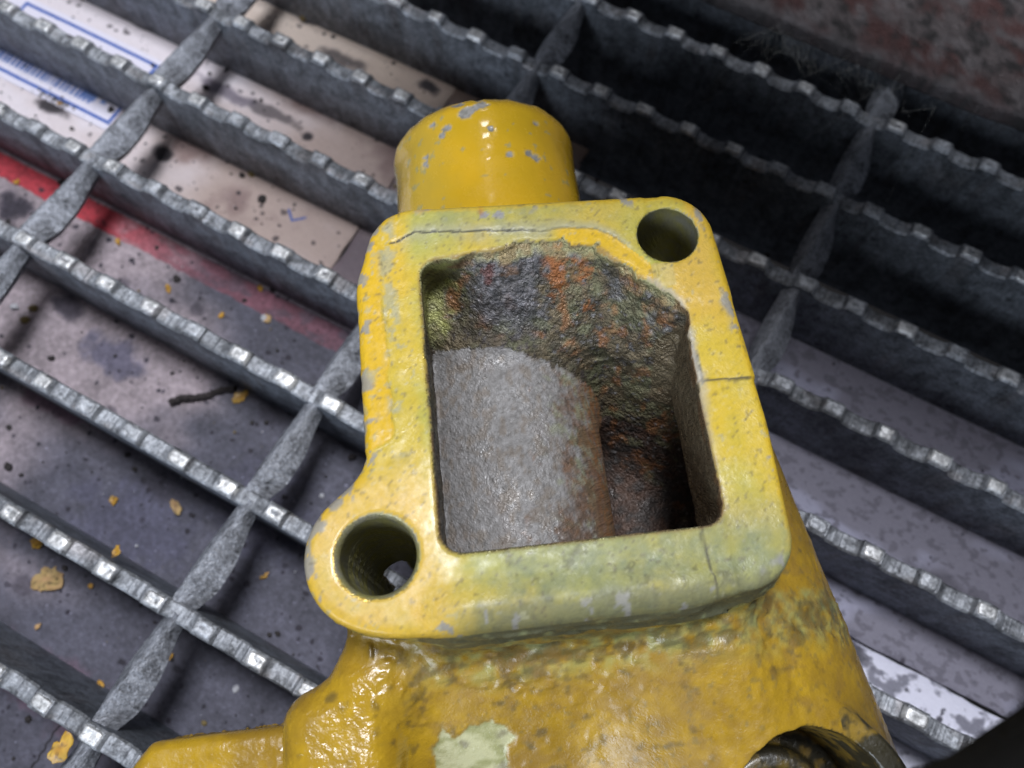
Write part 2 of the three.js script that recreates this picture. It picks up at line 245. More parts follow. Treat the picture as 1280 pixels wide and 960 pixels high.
function rodGeometry(seed) {
  const y0 = -225, y1 = 140, n = 900, m = 36, pos = [], uv = [], idx = [];
  for (let j = 0; j <= n; j++) {
    const y = y0 + (y1 - y0) * j / n, cell = -y / PITCH, q = cell - Math.floor(cell), k = Math.floor(cell) * 3.7 + seed;   // q runs from one bar to the next
    const swell = sst(0.04, 0.56, q) * sst(1.0, 0.7, q), turn = q - 0.5;
    const R = 2.9 + 2.2 * swell + 0.5 * n3(k, 1, 1) * swell, L = -2.5 - 0.9 * swell, ridge = 1.3 - 3.0 * q + 0.3 * n3(k, 5, 2), top = -1.3 - 0.5 * (1 - swell);
    const sec = [[R, -5.6], [R * 0.55 + ridge * 0.45, -2.9 - 0.4 * swell], [ridge + 0.35, top], [ridge - 0.35, top], [(L + ridge) * 0.5, -2.6], [L, -5.4], [L * 0.7, -8.6], [0, -10], [R * 0.75, -8.4], [R, -5.6]];
    for (let i = 0; i <= m; i++) {
      const t = i / m * (sec.length - 1), e = Math.min(sec.length - 2, Math.floor(t)), f = t - e, rough = 0.07 * n3(y * 0.7, t * 1.3, seed) + 0.13 * n3(y * 2.2, t * 3, seed + 3) + 0.08 * n3(y * 4.5, t * 6, seed + 5);
      const px = sec[e][0] + (sec[e + 1][0] - sec[e][0]) * f, pz = sec[e][1] + (sec[e + 1][1] - sec[e][1]) * f, p = W(px * (1 + rough * 0.12) + 0.12 * rough, y, pz + rough); pos.push(p.x, p.y, p.z); uv.push(t * 2.6 / 40, y / 40);
    }
  }
  for (let j = 0; j < n; j++) for (let i = 0; i < m; i++) { const a = j * (m + 1) + i, b = a + m + 1; idx.push(a, b, a + 1, b, b + 1, a + 1); }
  const g = new THREE.BufferGeometry(); g.setAttribute('position', new THREE.Float32BufferAttribute(pos, 3)); g.setAttribute('uv', new THREE.Float32BufferAttribute(uv, 2)); g.setIndex(idx.map((v, k) => idx[k - k % 3 + [0, 2, 1][k % 3]])); g.computeVertexNormals(); return g;
}
for (let j = 0; j < 4; j++) put(grating, 'twisted_rod', rodGeometry(j + 1), rodMat).position.copy(W(RODP * j, 0, 0));

// ------------------------------------------------------------------ the yellow casting, as one solid: u right, v up in its own plan, w height, in mm
const flangePoly = [[-25.7, -25.7], [23.9, -25.6], [24.1, -8], [21.7, 29.2], [-23.6, 31.2], [-25.8, 24]];   // grown by 8.5
const throatPoly = [[-20.0, -19.8], [18.6, -19.9], [18.3, 13.6], [7.2, 25.0], [-6, 26.5], [-19.6, 25.4]];    // grown by 3.5
const bossPoly = [[-38.5, -43], [-47.6, -46.5], [-48, -96], [-41, -96], [-40.5, -43]];                      // grown by 6.2
const armPoly = [[-84.5, -48.2], [-86.6, -50.6], [-93, -96], [-48, -96], [-48, -48]];                        // grown by 2.6
function poly(p, x, y) {
  let d = 1e9, s = 1;
  for (let i = 0, n = p.length, j = n - 1; i < n; j = i++) {
    const ex = p[j][0] - p[i][0], ey = p[j][1] - p[i][1], wx = x - p[i][0], wy = y - p[i][1], t = clamp((wx * ex + wy * ey) / (ex * ex + ey * ey)), bx = wx - ex * t, by = wy - ey * t;
    d = Math.min(d, bx * bx + by * by);
    const a = y >= p[i][1], b = y < p[j][1], c = ex * wy > ey * wx; if ((a && b && c) || (!a && !b && !c)) s = -s;
  }
  return s * Math.sqrt(d);
}
const smin = (a, b, k) => { const h = Math.max(k - Math.abs(a - b), 0) / k; return Math.min(a, b) - h * h * k * 0.25; };
const smax = (a, b, k) => -smin(-a, -b, k);
const slab = (d2, w, lo, hi, r) => { const a = d2 + r, b = Math.abs(w - (lo + hi) / 2) - (hi - lo) / 2 + r; return Math.min(Math.max(a, b), 0) + Math.hypot(Math.max(a, 0), Math.max(b, 0)) - r; };
const rbox = (x, y, z, cx, cy, cz, hx, hy, hz, r) => { const a = Math.abs(x - cx) - hx + r, b = Math.abs(y - cy) - hy + r, c = Math.abs(z - cz) - hz + r; return Math.min(Math.max(a, b, c), 0) + Math.hypot(Math.max(a, 0), Math.max(b, 0), Math.max(c, 0)) - r; };
const LUG = [-33.6, -22.3], HOLE = [22.0, 29.4];
const crackTop = [[-40, 30], [-29.8, 32.6], [-27, 33.3], [-23.3, 34.9], [-17.5, 34.4], [-11.7, 33.8], [-4.5, 33.3], [-0.2, 32.7], [2.8, 33.1], [9.3, 32], [12.6, 29.8], [15.7, 26.2], [17.8, 24], [19.6, 17]];
function lineY(p, x) { for (let i = 0; i + 1 < p.length; i++) if (x <= p[i + 1][0]) { const t = clamp((x - p[i][0]) / (p[i + 1][0] - p[i][0])); return p[i][1] + (p[i + 1][1] - p[i][1]) * t; } return p[p.length - 1][1]; }
// signed distances (mm) from the edges of the paint layers on the flange face; positive inside the thicker layer
function layers(u, v) {
  const j = 0.45 * fbm(u * 0.55, v * 0.55, 3.7, 4), j2 = 1.3 * fbm(u * 0.28, v * 0.28, 8.7, 4);
  const top = (v - lineY(crackTop, u) + j) * (u > 19 ? 0 : 1);
  const left = -(u + 29.6 + j2 + 0.02 * v) - 30 * sst(-3, -12, v);
  const step = (v - 0.75 + 0.25 * (u - 27) * 0.1 + j * 0.6) * (u > 22 + j ? 1 : 0);
  const inner = (u + 27.0 + 1.6 * fbm(u * 0.35, v * 0.35, 1.7, 4));
  return { top, left, step, inner, j };
}
function flange2(u, v) { return smin(poly(flangePoly, u, v) - 8.5, Math.hypot(u - LUG[0], v - LUG[1]) - 11.5, 7); }
function parts(u, v, w) {
  const f2 = flange2(u, v);
  const flange = slab(f2, w, 59.2, 68, 1.3);
  const trunk = rbox(u, v, w, -0.5, 1.5, 33, 31.5, 34, 27, 4);
  const px = u + 8, pw = w - 37.2; const pr = Math.hypot(px, pw);
  const pipe = slab(pr - 20.4 - 0.25 * sst(66, 70, v), v, 20, 74, 5.0);
  // main barrel, a cone along v
  const t = clamp((-v - 2) / 60, -0.3, 1.6), uc = 17.5 + 8.0 * t, rc = 28.5 + 5.6 * t, wc = 24.5 - 10 * t;
  let barrel = (Math.hypot(u - uc, w - wc) - rc) * 0.985; barrel = smax(barrel, v - 12, 6); barrel = smax(barrel, -v - 94, 4);
  // shoulder between flange neck and barrel
  let shoulder = rbox(u, v, w, -8, -58, 24, 34, 40, 30, 6); shoulder = smax(shoulder, (w - 55 - (v + 33) * 0.55 - 0.06 * (u + 10)) * 0.87, 5);
  const boss = slab(poly(bossPoly, u, v) - 6.2, w, 8, 52.5, 5.5);
  const arm = slab(poly(armPoly, u, v) - 2.6, w, 6, 23, 2.6);
  const ld = Math.hypot(u - LUG[0], v - LUG[1]);
  const skirt = smax(slab(f2 - 0.3 - 0.5 * sst(62, 54, w), w, 47, 65.4, 3), Math.max(v + 24, -24 - u, u - 15), 5);
  const lugBoss = slab(ld - 9.3, w, 25, 62, 1);
  const pd = Math.hypot(u - 33.5, v + 70.5);
  const ring = slab(Math.abs(pd - 16.6) - 2.2, w, 30, 45, 1.2);
  return { f2, flange, trunk, pipe, barrel, shoulder, boss, arm, lugBoss, skirt, ld, pd, ring, pr };
}
// the bank of rust scale against the far wall: negative inside
const rubV = (u, w) => 18.2 - 0.27 * (u + 10) + (w > 54 ? (w - 54) * (0.78 + 0.02 * (u + 10)) : (w - 54) * 0.12);
function bank(u, v, w) {
  const slope = (v - rubV(Math.min(u, 4), w)) * -0.85 + sst(-11, -22, u) * sst(52, 60, w) * 5;
  const slope2 = (0.724 * u + 0.69 * v - 24.2 + (64 - w) * 0.5 - Math.max(0, 14 - v) * 0.45) * -0.85;
  return smin(slope, slope2, 3);
}
const throat = (u, v, w) => { const b = poly(throatPoly, u, v) - 3.5; return Math.abs(b) > 4 ? slab(b, w, 40, 90, 0.2) : slab(b + 0.16 * fbm(u * 0.9, v * 0.9, 3, 3) + sst(11, 19, v + 0.3 * u) * sst(-20, -14, u) * (2.9 * fbm(u * 0.3, v * 0.3, 7, 5) - 0.2), w, 40, 90, 0.2); };
const chamber = (u, v, w) => rbox(u, v, w, -0.2, 1.2, 31.2, 29.2, 30.5, 17, 3.5);
const patchD = (u, v) => { const x = u + 22.5, y = v + 55.5; return Math.min(Math.hypot(x / 7, (y - 0.5) / 6.2), Math.hypot((x + 5.5) / 4, (y + 5) / 4.2)) - 0.95 + 0.75 * fbm(u * 0.33, v * 0.33, 2, 5); };
const pipeChip = (u, v, w) => { let q = 9; if (w > 44) for (const [x, y, r] of [[-12.8, 71.4, 1.5], [-7.5, 70, 1.2], [-11.2, 68.6, 1.7], [-9.4, 69.2, 1.2], [-8.4, 73, 1.7], [3, 66.5, 0.8], [-6.6, 64, 0.8], [0.6, 58.4, 1.0], [1.8, 57.9, 1.1], [-3.5, 57.6, 0.8], [-15.5, 66, 1.0], [-17, 64.8, 0.9], [-18.5, 68, 0.8], [-21, 60, 1.1], [-20.4, 61.6, 0.9], [-4, 73, 0.9]]) q = Math.min(q, Math.hypot(u - x, (v - y) * 1.2) / r - 0.8); return q < 3 ? q + 1.0 * fbm(u * 0.9, v * 0.9, w * 0.9 + 2, 4) : 9; };
let lastKind = '';
function sdf(u, v, w, detail = true) {
  const p = parts(u, v, w);
  let base = smin(p.barrel, p.shoulder, 9); base = smin(base, p.trunk, 7);
  let d = smin(base, p.pipe, 5); d = smin(d, p.boss, 7); d = smin(d, p.arm, 4); d = smin(d, p.lugBoss, 4); d = smin(d, p.ring, 3);
  d = smin(d, p.skirt, 8); d = smin(d, p.flange, 3.2 + 4.5 * sst(-27, -32, v) * sst(-32, -20, u));
  let kind = 'housing_body';
  { let m = p.barrel; if (p.pipe < m + 0.6) { m = p.pipe; kind = 'neck_pipe'; } if (p.boss < m) { m = p.boss; kind = 'side_boss'; } if (p.arm < m) { m = p.arm; kind = 'side_arm'; } if (p.ring < m - 0.2) { m = p.ring; kind = 'port_ring'; } if (p.shoulder < m) { m = p.shoulder; kind = 'housing_body'; } if (p.flange < m + 0.3 && w > 58.4) kind = 'flange'; }
  if (detail && Math.abs(d) < 1.6) {
    if (kind === 'flange' && w > 65) {
      const l = layers(u, v); let h = 0;
      if (v > 5 && u < 19) h += 0.34 * sst(-0.14, 0.14, l.top);
      h += 0.30 * sst(-0.25, 0.25, l.left) * (l.top > 0.3 && v > 22 ? 0 : 1);
      h += 0.38 * sst(-0.12, 0.12, l.step); h += 0.2 * sst(18.4, 18.8, u + l.j) * sst(15.6, 16.2, v + 2 * l.j);
      const rough = sst(-22, -30, u) * sst(-14, 0, v); // flaky left band
      h += rough * 0.22 * fbm(u * 0.7, v * 0.7, 4.1, 4) + 0.025 * fbm(u * 0.8, v * 0.8, 7.1, 3);
      // a little patch of tape at the upper right hole
      h += 0.25 * sst(0.25, -0.25, Math.max(Math.abs(u - 19.9 - 0.08 * (v - 21)) - 1.9, Math.abs(v - 21.6) - 2.3));
      d -= h * 0.9;
    } else if (kind === 'neck_pipe') {
      d -= 0.3 * fbm(u * 0.11, v * 0.11, w * 0.11, 3) + 0.05 * fbm(u * 0.7, v * 0.7, w * 0.7, 2) + 0.35 * sst(68, 74, v) * fbm(u * 0.5, v * 0.5, w * 0.5, 3); d += 0.22 * sst(0.05, -0.05, pipeChip(u, v, w));
    } else {
      d += 0.28 * sst(0.03, -0.03, patchD(u, v)) * (w > 30 ? 1 : 0);
      const under = sst(-33, -36.5, v) * sst(-49, -39, v) * sst(-30, -16, u);
      const a = fbm(u * 0.22, v * 0.26, w * 0.22, 4), b = Math.max(0, n3(u * 0.9, v * 0.9, w * 0.9) - 0.1), m = sst(-0.05, 0.3, fbm(u * 0.09 + 3, v * 0.09, w * 0.09, 2) + 0.12 + 0.25 * under);
      const peb = 0.45 + 0.55 * sst(-28, -38, u) + 0.4 * sst(-38, -42, v) * sst(-50, -44, v) * sst(20, 5, u); d -= 0.12 * a + 0.07 * fbm(u * 1.3, v * 1.3, w * 1.3, 2) + m * peb * (0.62 * b + 0.16 * fbm(u * 1.1, v * 1.1, w * 1.1, 2)) + under * (0.9 * fbm(u * 0.14, v * 0.5, w * 0.5, 4));
    }
  }
  if (d > 3) { lastKind = kind; return d; }
  // hollow inside
  const th = throat(u, v, w), ch = chamber(u, v, w); let hollow = smin(th, ch, 1.5);
  if (hollow < 3 && hollow > -20) {
    const g = detail ? 0.5 * fbm(u * 0.5, v * 0.5, w * 0.5, 3) + 0.22 * n3(u * 1.5, v * 1.5, w * 1.5) : 0;
    if (w < 66.5) hollow -= g * 0.6 * sst(67, 65, w);
    const bulge = Math.hypot(u + 10, w - 35) - 19 - 0.12 * g, small = Math.hypot(u - 16.5, w - 12) - 9.5 - 0.5 * g;
    // rust rubble banked against the far wall
    const lump = detail ? 0.9 * fbm(u * 0.13, v * 0.13, w * 0.13 + 5, 4) + 0.35 * Math.max(0, n3(u * 0.6, v * 0.6, w * 0.6)) + 0.55 * fbm(u * 1.1, v * 1.1, w * 1.1, 3) + 0.35 * Math.max(0, n3(u * 1.9, v * 1.9, w * 1.9)) : 0;
    let rubble = smax(bank(u, v, w) - lump * (0.35 + 0.65 * sst(-2, 13, v)) + 0.2, w - 67.2, 1.5);
    hollow = smax(hollow, -smin(smin(bulge, small, 2.5), rubble, 6), 0.6);
  }
  // bolt holes, chamfered at the lug
  const lh = p.ld - 6.05 + 0.22 * Math.sin(w * 4.2) * sst(62, 58, w) - Math.max(0, w - 67.2) * 0.7, uh = Math.hypot(u - HOLE[0], v - HOLE[1]) - 5.5;
  const holes = Math.min(slab(lh, w, -10, 90, 0), slab(uh, w, 24, 90, 0));
  const portHole = slab(p.pd - 14.6 - 0.2 * n3(u * 0.5, v * 0.5, 1), w, 22, 90, 0.5), plug = slab(p.pd - 10.6, w, 20, 25, 2.2), plugHole = slab(p.pd - 6.4, w, 23, 90, 0.6);
  const port = Math.max(portHole, -Math.max(plug, -plugHole));
  const outer = Math.max(d, 0.6 - w);
  if (-hollow > outer) kind = Math.abs(Math.hypot(u + 10, w - 35) - 19) < 0.9 && w > 33 && bank(u, v, w) > 0.9 + 3.2 * fbm(u * 0.4, v * 0.4, 3, 4) ? 'cast_barrel' : 'inner_chamber';
  let r = smax(outer, -hollow, w > 66 ? 0.5 : 0.8);
  if (-holes > r) { r = -holes; kind = 'bolt_hole'; }
  if (-port > r) { r = -port; kind = p.pd < 11 ? 'port_plug' : 'port_ring'; }
  lastKind = kind; return r;
}

// colours: linear, of the paint, the dirt and the rust, with some shade painted in
const YEL = [0.60, 0.37, 0.014], YEL2 = [0.54, 0.375, 0.028], OCH = [0.28, 0.165, 0.017], OLI = [0.37, 0.35, 0.07], GRN = [0.22, 0.235, 0.115], GRY = [0.33, 0.315, 0.19], DIRT = [0.055, 0.048, 0.03];
function colour(kind, u, v, w) {
  const f1 = fbm(u * 0.5, v * 0.5, w * 0.5, 4), f2 = fbm(u * 1.4 + 7, v * 1.4, w * 1.4, 3), f3 = n3(u * 2.2, v * 2.2, w * 2.2), big = fbm(u * 0.09, v * 0.09, w * 0.09 + 4, 3);
  if (kind === 'flange' && w > 66.3) {
    const l = layers(u, v); let c;
    const bottom = sst(-16, -26, v + 2 * f1) * sst(-24, -8, u + 4 * f1), lug = sst(-20, -29, u + 3 * f1 + 0.1 * v) * sst(-4, -14, v);
    c = mix(OLI, YEL2, clamp(0.35 + big * 1.3 + 0.25 * sst(10, 30, u) * sst(-14, -4, v)));
    c = mix(c, GRN, bottom * (0.75 + 0.5 * f1));
    c = mix(c, GRN, 0.55 * sst(28, 36, v) * sst(20, 6, u) * sst(-26, -18, u) * (0.7 + f1));
    // yellow left band, mottled grey where the paint has come off
    const lb = sst(-24.2, -26.5, u + 1.6 * f1) * sst(-14, -6, v); c = mix(c, YEL2, 0.7 * lb); c = mix(c, YEL, sst(-0.2, 0.3, l.left) * sst(-14, -8, v));
    c = mix(c, YEL, 0.8 * sst(30.5, 27, u) * sst(-23, -27, u) * sst(-0.4, 0.6, v - 22) * sst(0, -3, u) * 0.6);
    const bareL = sst(0.02, 0.22, fbm(u * 0.45 + 2, v * 0.3, 5.5, 4) + 0.10) * sst(-26.6, -27.8, u) * sst(-31, -29.6, u) * sst(-10, -4, v); c = mix(c, GRY, 0.75 * bareL);
    c = mix(c, [0.56, 0.36, 0.05], lug * (0.9 + 0.3 * f1));
    // yellow strip between crack and cavity, the upper right corner and the right margin
    if (l.top < 0) { c = mix(c, GRY, 0.6 * sst(-3.6, 0, l.top) * sst(-28, -24, u) * sst(6, -2, u) * (0.8 + f1)); c = mix(c, YEL, 0.95 * sst(0.5, 3, u + 1.2 * f1) * sst(24, 19.5, u) * sst(12, 17, v)); }
    else c = mix(c, GRY, 0.75 * sst(2.4, 0.2, l.top) * sst(-26, -22, u) * sst(17, 12, u) * (v > 20 ? 1 : 0));
    const ur = Math.max(sst(18.5, 22, u + f1) * sst(26.5, 22, v + 1.4 * f1 - (u - 22) * 0.6) * sst(8, 14, v + 2 * f1), sst(25.2, 27, u + f1) * sst(6, 12, v)); c = mix(c, [0.56, 0.35, 0.045], 0.9 * ur);
    c = mix(c, YEL2, 0.75 * sst(27.5, 31.5, u + 1.5 * f1) * sst(-26, -14, v));
    c = mix(c, YEL2, 0.7 * sst(0, 2, l.step) * sst(16, 8, v));
    if (Math.abs(u - 19.9) < 1.9 && Math.abs(v - 21.6) < 2.2) c = mix(c, [0.52, 0.40, 0.13], 0.8);
    // dark lines of dirt in the cracks
    let crack = 0;
    if (v > 5 && u > -28 && u < 14) crack = Math.max(crack, sst(0.30, 0.06, Math.abs(l.top)) * (0.45 + 0.55 * sst(2, -6, u)));
    if (u > 22.3) crack = Math.max(crack, sst(0.3, 0.08, Math.abs(l.step)) * 0.9);
    const cb = u - (17.6 + 0.06 * (-22.7 - v) + 0.3 * n3(v * 0.6, 3, 3)); if (v < -22.5) crack = Math.max(crack, 0.85 * sst(0.34, 0.1, Math.abs(cb)));
    if (Math.abs(u - 22.9 + 0.05 * v - 0.5 * l.j) < 0.3 && v > 0.4 && v < 15) crack = v < 5.5 ? 0.9 : 0.5; c = mix(c, [0.50, 0.48, 0.42], 0.75 * sst(1.1, 0.4, Math.abs(u - 21.9 + 0.05 * v - 1.6 * f1)) * sst(-2, 2, v) * sst(19, 14, v));
    c = mix(c, [0.06, 0.055, 0.035], crack);
    // bare spots and grime
    for (const [x, y, r] of [[-10.7, 36.9, 1.0], [-8.0, 36.7, 1.2], [-11, 39.9, 1.3], [-21.6, 39.8, 1.8], [8, 39, 0.7]]) c = mix(c, [0.24, 0.23, 0.24], 0.9 * sst(r, r * 0.5, Math.hypot(u - x, (v - y) * 1.3) * (1 + 0.5 * f3)));
    c = mix(c, [0.34, 0.13, 0.05], 0.7 * sst(0.8, 0.2, Math.hypot(u + 11.2, (v - 38) * 0.5)));
    c = mix(c, DIRT, 0.45 * sst(0.40, 0.55, fbm(u * 0.9 + 3, v * 0.9, 2.2, 4) + 0.10 * bottom + 0.25 * sst(-30.5, -34, v) * sst(-22, -16, u)));
    c = mix(c, [0.60, 0.58, 0.42], 0.5 * sst(0.30, 0.5, f2) * (0.35 + 0.4 * lb));
    const cd = poly(throatPoly, u, v) - 3.5; c = mix(c, [0.20, 0.13, 0.06], 0.75 * sst(0.9, 0.1, cd + 0.5 * f2)); if (u > 17) c = mix(c, [0.36, 0.33, 0.27], 0.7 * sst(1.9, 0.7, cd + 1.2 * f1) * sst(-18, 6, v));
    const od = flange2(u, v); c = mix(c, YEL, 0.5 * sst(-1.4, -0.6, od + 0.8 * f2) * Math.max(sst(-30, -24, v), sst(-22, -30, u))); c = mix(c, [0.15, 0.145, 0.075], 0.75 * sst(-4.5, -0.5, od + 3 * f1) * sst(-29, -33, v) * sst(-26, -17, u)); c = mix(c, [0.25, 0.24, 0.21], 0.9 * sst(0.29, 0.35, fbm(u * 0.45 + 60, v * 0.3, 6, 4) + 0.10 * sst(-30, -33, u)) * sst(-2.6, -1.0, od + 1.5 * f1)); { const ch = fbm(u * 0.7 + 71, v * 0.7, 4, 4); c = mix(c, GRY, 0.55 * sst(0.37, 0.41, ch - 0.19 + 0.20 * sst(-24, -28, u) * sst(-12, -2, v) + 0.10 * sst(-3, -1, od))); c = mix(c, [0.12, 0.10, 0.06], 0.5 * sst(0.41, 0.43, fbm(u * 1.3 + 17, v * 1.3, 9, 4) - 0.03)); c = mix(c, [c[0] * 0.72, c[1] * 0.74, c[2] * 0.9], 0.4 * sst(0.1, 0.3, fbm(u * 2.6, v * 2.6, 5, 2))); }
    return mix(c, [c[0] * 0.7, c[1] * 0.7, c[2] * 0.7], 0.15 * sst(0.2, 0.6, f3));
  }
  if (kind === 'inner_chamber' || kind === 'cast_barrel') {
    const onBulge = kind === 'cast_barrel';
    let c;
    const rub = sst(1.6, -0.2, bank(u, v, w));
    if (onBulge) {
      c = mix([0.265, 0.255, 0.25], [0.165, 0.155, 0.145], clamp(0.5 + 1.0 * f2 + 0.4 * f3)); c = mix(c, [0.17, 0.13, 0.09], 0.5 * sst(0.0, 0.35, fbm(u * 0.8 + 2, v * 0.5, 4.2, 4)));
      c = mix(c, [0.24, 0.25, 0.15], 0.7 * sst(-0.1, 0.35, f1 + 0.05 * (u - 2)) * sst(-6, 0, u));
      const rust = sst(-0.12, 0.42, 0.7 * fbm(u * 0.35 + 4, v * 0.16, 3.2, 4) + 0.55 * fbm(u * 1.1 + 4, v * 0.9, 8.2, 4) + 0.05 * (u + 1) - 0.01 * (v + 8) + 0.25 * sst(-10, -22, v) * (0.5 + 2 * f2)); c = mix(c, mix([0.16, 0.075, 0.03], [0.09, 0.055, 0.035], clamp(0.5 + f2 * 2)), 0.8 * rust);
      c = mix(c, [0.30, 0.12, 0.035], 0.6 * sst(3.5, 7, u + f1) * sst(0.0, 0.3, f2 + 0.1));
    } else {
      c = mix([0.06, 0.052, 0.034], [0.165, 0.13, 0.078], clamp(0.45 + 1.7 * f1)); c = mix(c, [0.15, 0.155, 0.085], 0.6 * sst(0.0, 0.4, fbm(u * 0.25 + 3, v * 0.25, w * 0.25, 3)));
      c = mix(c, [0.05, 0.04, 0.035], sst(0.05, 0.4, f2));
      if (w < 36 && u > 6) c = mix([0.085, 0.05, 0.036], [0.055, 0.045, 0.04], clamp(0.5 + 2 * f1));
    }
    c = mix(c, [0.21, 0.21, 0.12], 0.7 * sst(0.1, 0.45, fbm(u * 0.35 + 31, v * 0.35, w * 0.35, 4)) * rub);
    c = mix(c, [0.30, 0.12, 0.04], 0.6 * sst(0.10, 0.4, fbm(u * 0.4 + 9, v * 0.33, w * 0.33 + 2, 4)) * (0.06 + 0.94 * rub));
    for (const [x, y, r] of [[1.5, 26.5, 2.1], [6, 24.5, 2.0]]) c = mix(c, [0.36, 0.13, 0.04], 0.8 * sst(1.0, 0.4, Math.hypot(u - x, (v - y) * 0.6) / r + 1.6 * f1 + 0.8 * f2) * (w > 50 ? 1 : 0));
    c = mix(c, [0.36, 0.36, 0.36], 0.55 * sst(0.25, 0.5, f2) * rub);
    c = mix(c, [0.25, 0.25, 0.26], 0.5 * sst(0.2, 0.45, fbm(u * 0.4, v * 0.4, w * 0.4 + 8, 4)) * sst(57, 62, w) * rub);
    // paint run over the rim at the upper left corner
    c = mix(c, mix([0.33, 0.33, 0.11], [0.20, 0.19, 0.10], clamp(0.3 + 1.5 * f1)), 0.92 * sst(-15.5, -18, u + 3.4 * f1 + 0.25 * (66 - w)) * sst(17, 21, v) * sst(50, 55, w));
    c = mix(c, mix([0.05, 0.05, 0.055], [0.20, 0.19, 0.20], clamp(0.4 + 2 * f2)), 0.85 * sst(54, 59, w + 4 * f1) * sst(-16, -12, u + 3 * f1) * sst(0, -3, u + 3 * f1) * (v > 15 ? 1 : 0)); c = mix(c, [0.16, 0.06, 0.05], 0.7 * sst(1.0, 0.6, Math.hypot(u + 11, (v - 26.5)) / 1.2 + 1.4 * f1)); c = mix(c, [0.42, 0.40, 0.2], 0.7 * sst(66.0, 67.2, w + 1.5 * f1) * (v > 16 ? 1 : 0.3));
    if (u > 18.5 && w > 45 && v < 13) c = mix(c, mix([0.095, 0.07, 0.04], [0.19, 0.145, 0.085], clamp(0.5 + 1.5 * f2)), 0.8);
    if (w > 64.5) c = mix(c, [0.22, 0.11, 0.045], 0.5 * sst(0, 0.3, f1 + 0.1));
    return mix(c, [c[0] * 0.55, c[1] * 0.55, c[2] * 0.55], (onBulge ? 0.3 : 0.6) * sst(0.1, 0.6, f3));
  }
  if (kind === 'bolt_hole') return mix([0.30, 0.29, 0.22], [0.36, 0.33, 0.12], clamp(0.5 + 1.5 * f1));
  if (kind === 'port_ring') return mix([0.30, 0.19, 0.03], [0.05, 0.042, 0.022], sst(-0.05, 0.35, f1 + (u - 36) * 0.03));
  if (kind === 'port_plug') return mix([0.15, 0.105, 0.025], [0.04, 0.034, 0.02], sst(-0.3, 0.15, f1));
  if (kind === 'neck_pipe') {
    let c = mix(YEL, [0.72, 0.42, 0.02], clamp(0.5 + big)); const s = fbm(u * 0.55 + 5, v * 0.55, w * 0.55, 4);
    c = mix(c, [0.50, 0.36, 0.06], 0.55 * sst(-12, -22, u + 3 * f1));  // left flank darker gold: its duller reflection is painted in
    c = mix(c, [0.34, 0.33, 0.17], 0.7 * sst(0.41, 0.49, s + 0.08 * sst(-8, -20, u)));
    { const q = pipeChip(u, v, w); c = mix(c, [0.62, 0.44, 0.12], 0.8 * sst(0.35, 0.2, q)); c = mix(c, mix([0.22, 0.22, 0.21], [0.36, 0.35, 0.34], clamp(0.5 + 2 * f2)), 0.95 * sst(0.06, -0.04, q)); }
    return c;
  }
  // body, boss, arm, flange sides
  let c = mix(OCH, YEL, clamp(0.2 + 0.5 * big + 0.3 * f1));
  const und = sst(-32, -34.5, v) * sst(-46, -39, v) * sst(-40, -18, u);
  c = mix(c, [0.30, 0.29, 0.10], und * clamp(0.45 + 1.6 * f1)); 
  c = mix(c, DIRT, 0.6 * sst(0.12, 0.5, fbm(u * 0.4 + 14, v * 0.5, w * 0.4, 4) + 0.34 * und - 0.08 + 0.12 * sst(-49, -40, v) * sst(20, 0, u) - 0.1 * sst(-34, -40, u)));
  c = mix(c, [0.24, 0.14, 0.03], 0.42 * sst(0.04, 0.3, fbm(u * 0.4 + 24, v * 0.5, w * 0.4, 5) + 0.25 * f2) * sst(-34, -30, u + 3 * f1));  // brown grime, with the dark reflection of the lower body painted in
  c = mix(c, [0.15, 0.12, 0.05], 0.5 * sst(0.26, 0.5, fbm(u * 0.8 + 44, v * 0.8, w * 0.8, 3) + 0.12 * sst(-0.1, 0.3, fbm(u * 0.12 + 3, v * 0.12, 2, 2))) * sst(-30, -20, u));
  if (kind === 'flange') { c = mix(YEL2, GRN, clamp(0.4 + f1 + und)); c = mix(c, DIRT, 0.75 * sst(-0.05, 0.35, f1 + 0.35 * und + 0.12 * sst(-28, -34, v))); }
  // bare scraped patch
  { const x = u + 22.5, y = v + 53; const m = sst(0.02, -0.05, patchD(u, v)) * (w > 30 ? 1 : 0); c = mix(c, [0.30, 0.20, 0.05], 0.8 * sst(0.13, 0.03, Math.abs(patchD(u, v))) * (w > 30 ? 1 : 0)); c = mix(c, mix([0.30, 0.30, 0.13], [0.47, 0.46, 0.26], clamp(0.5 + 2.2 * fbm(u * 0.5 + 0.3 * v, v * 0.9, 3, 5))), m); c = mix(c, [0.16, 0.14, 0.09], 0.7 * m * sst(0.2, 0.5, fbm(u * 0.3 + 6, v * 0.35, 9, 5))); }
  return c;
}

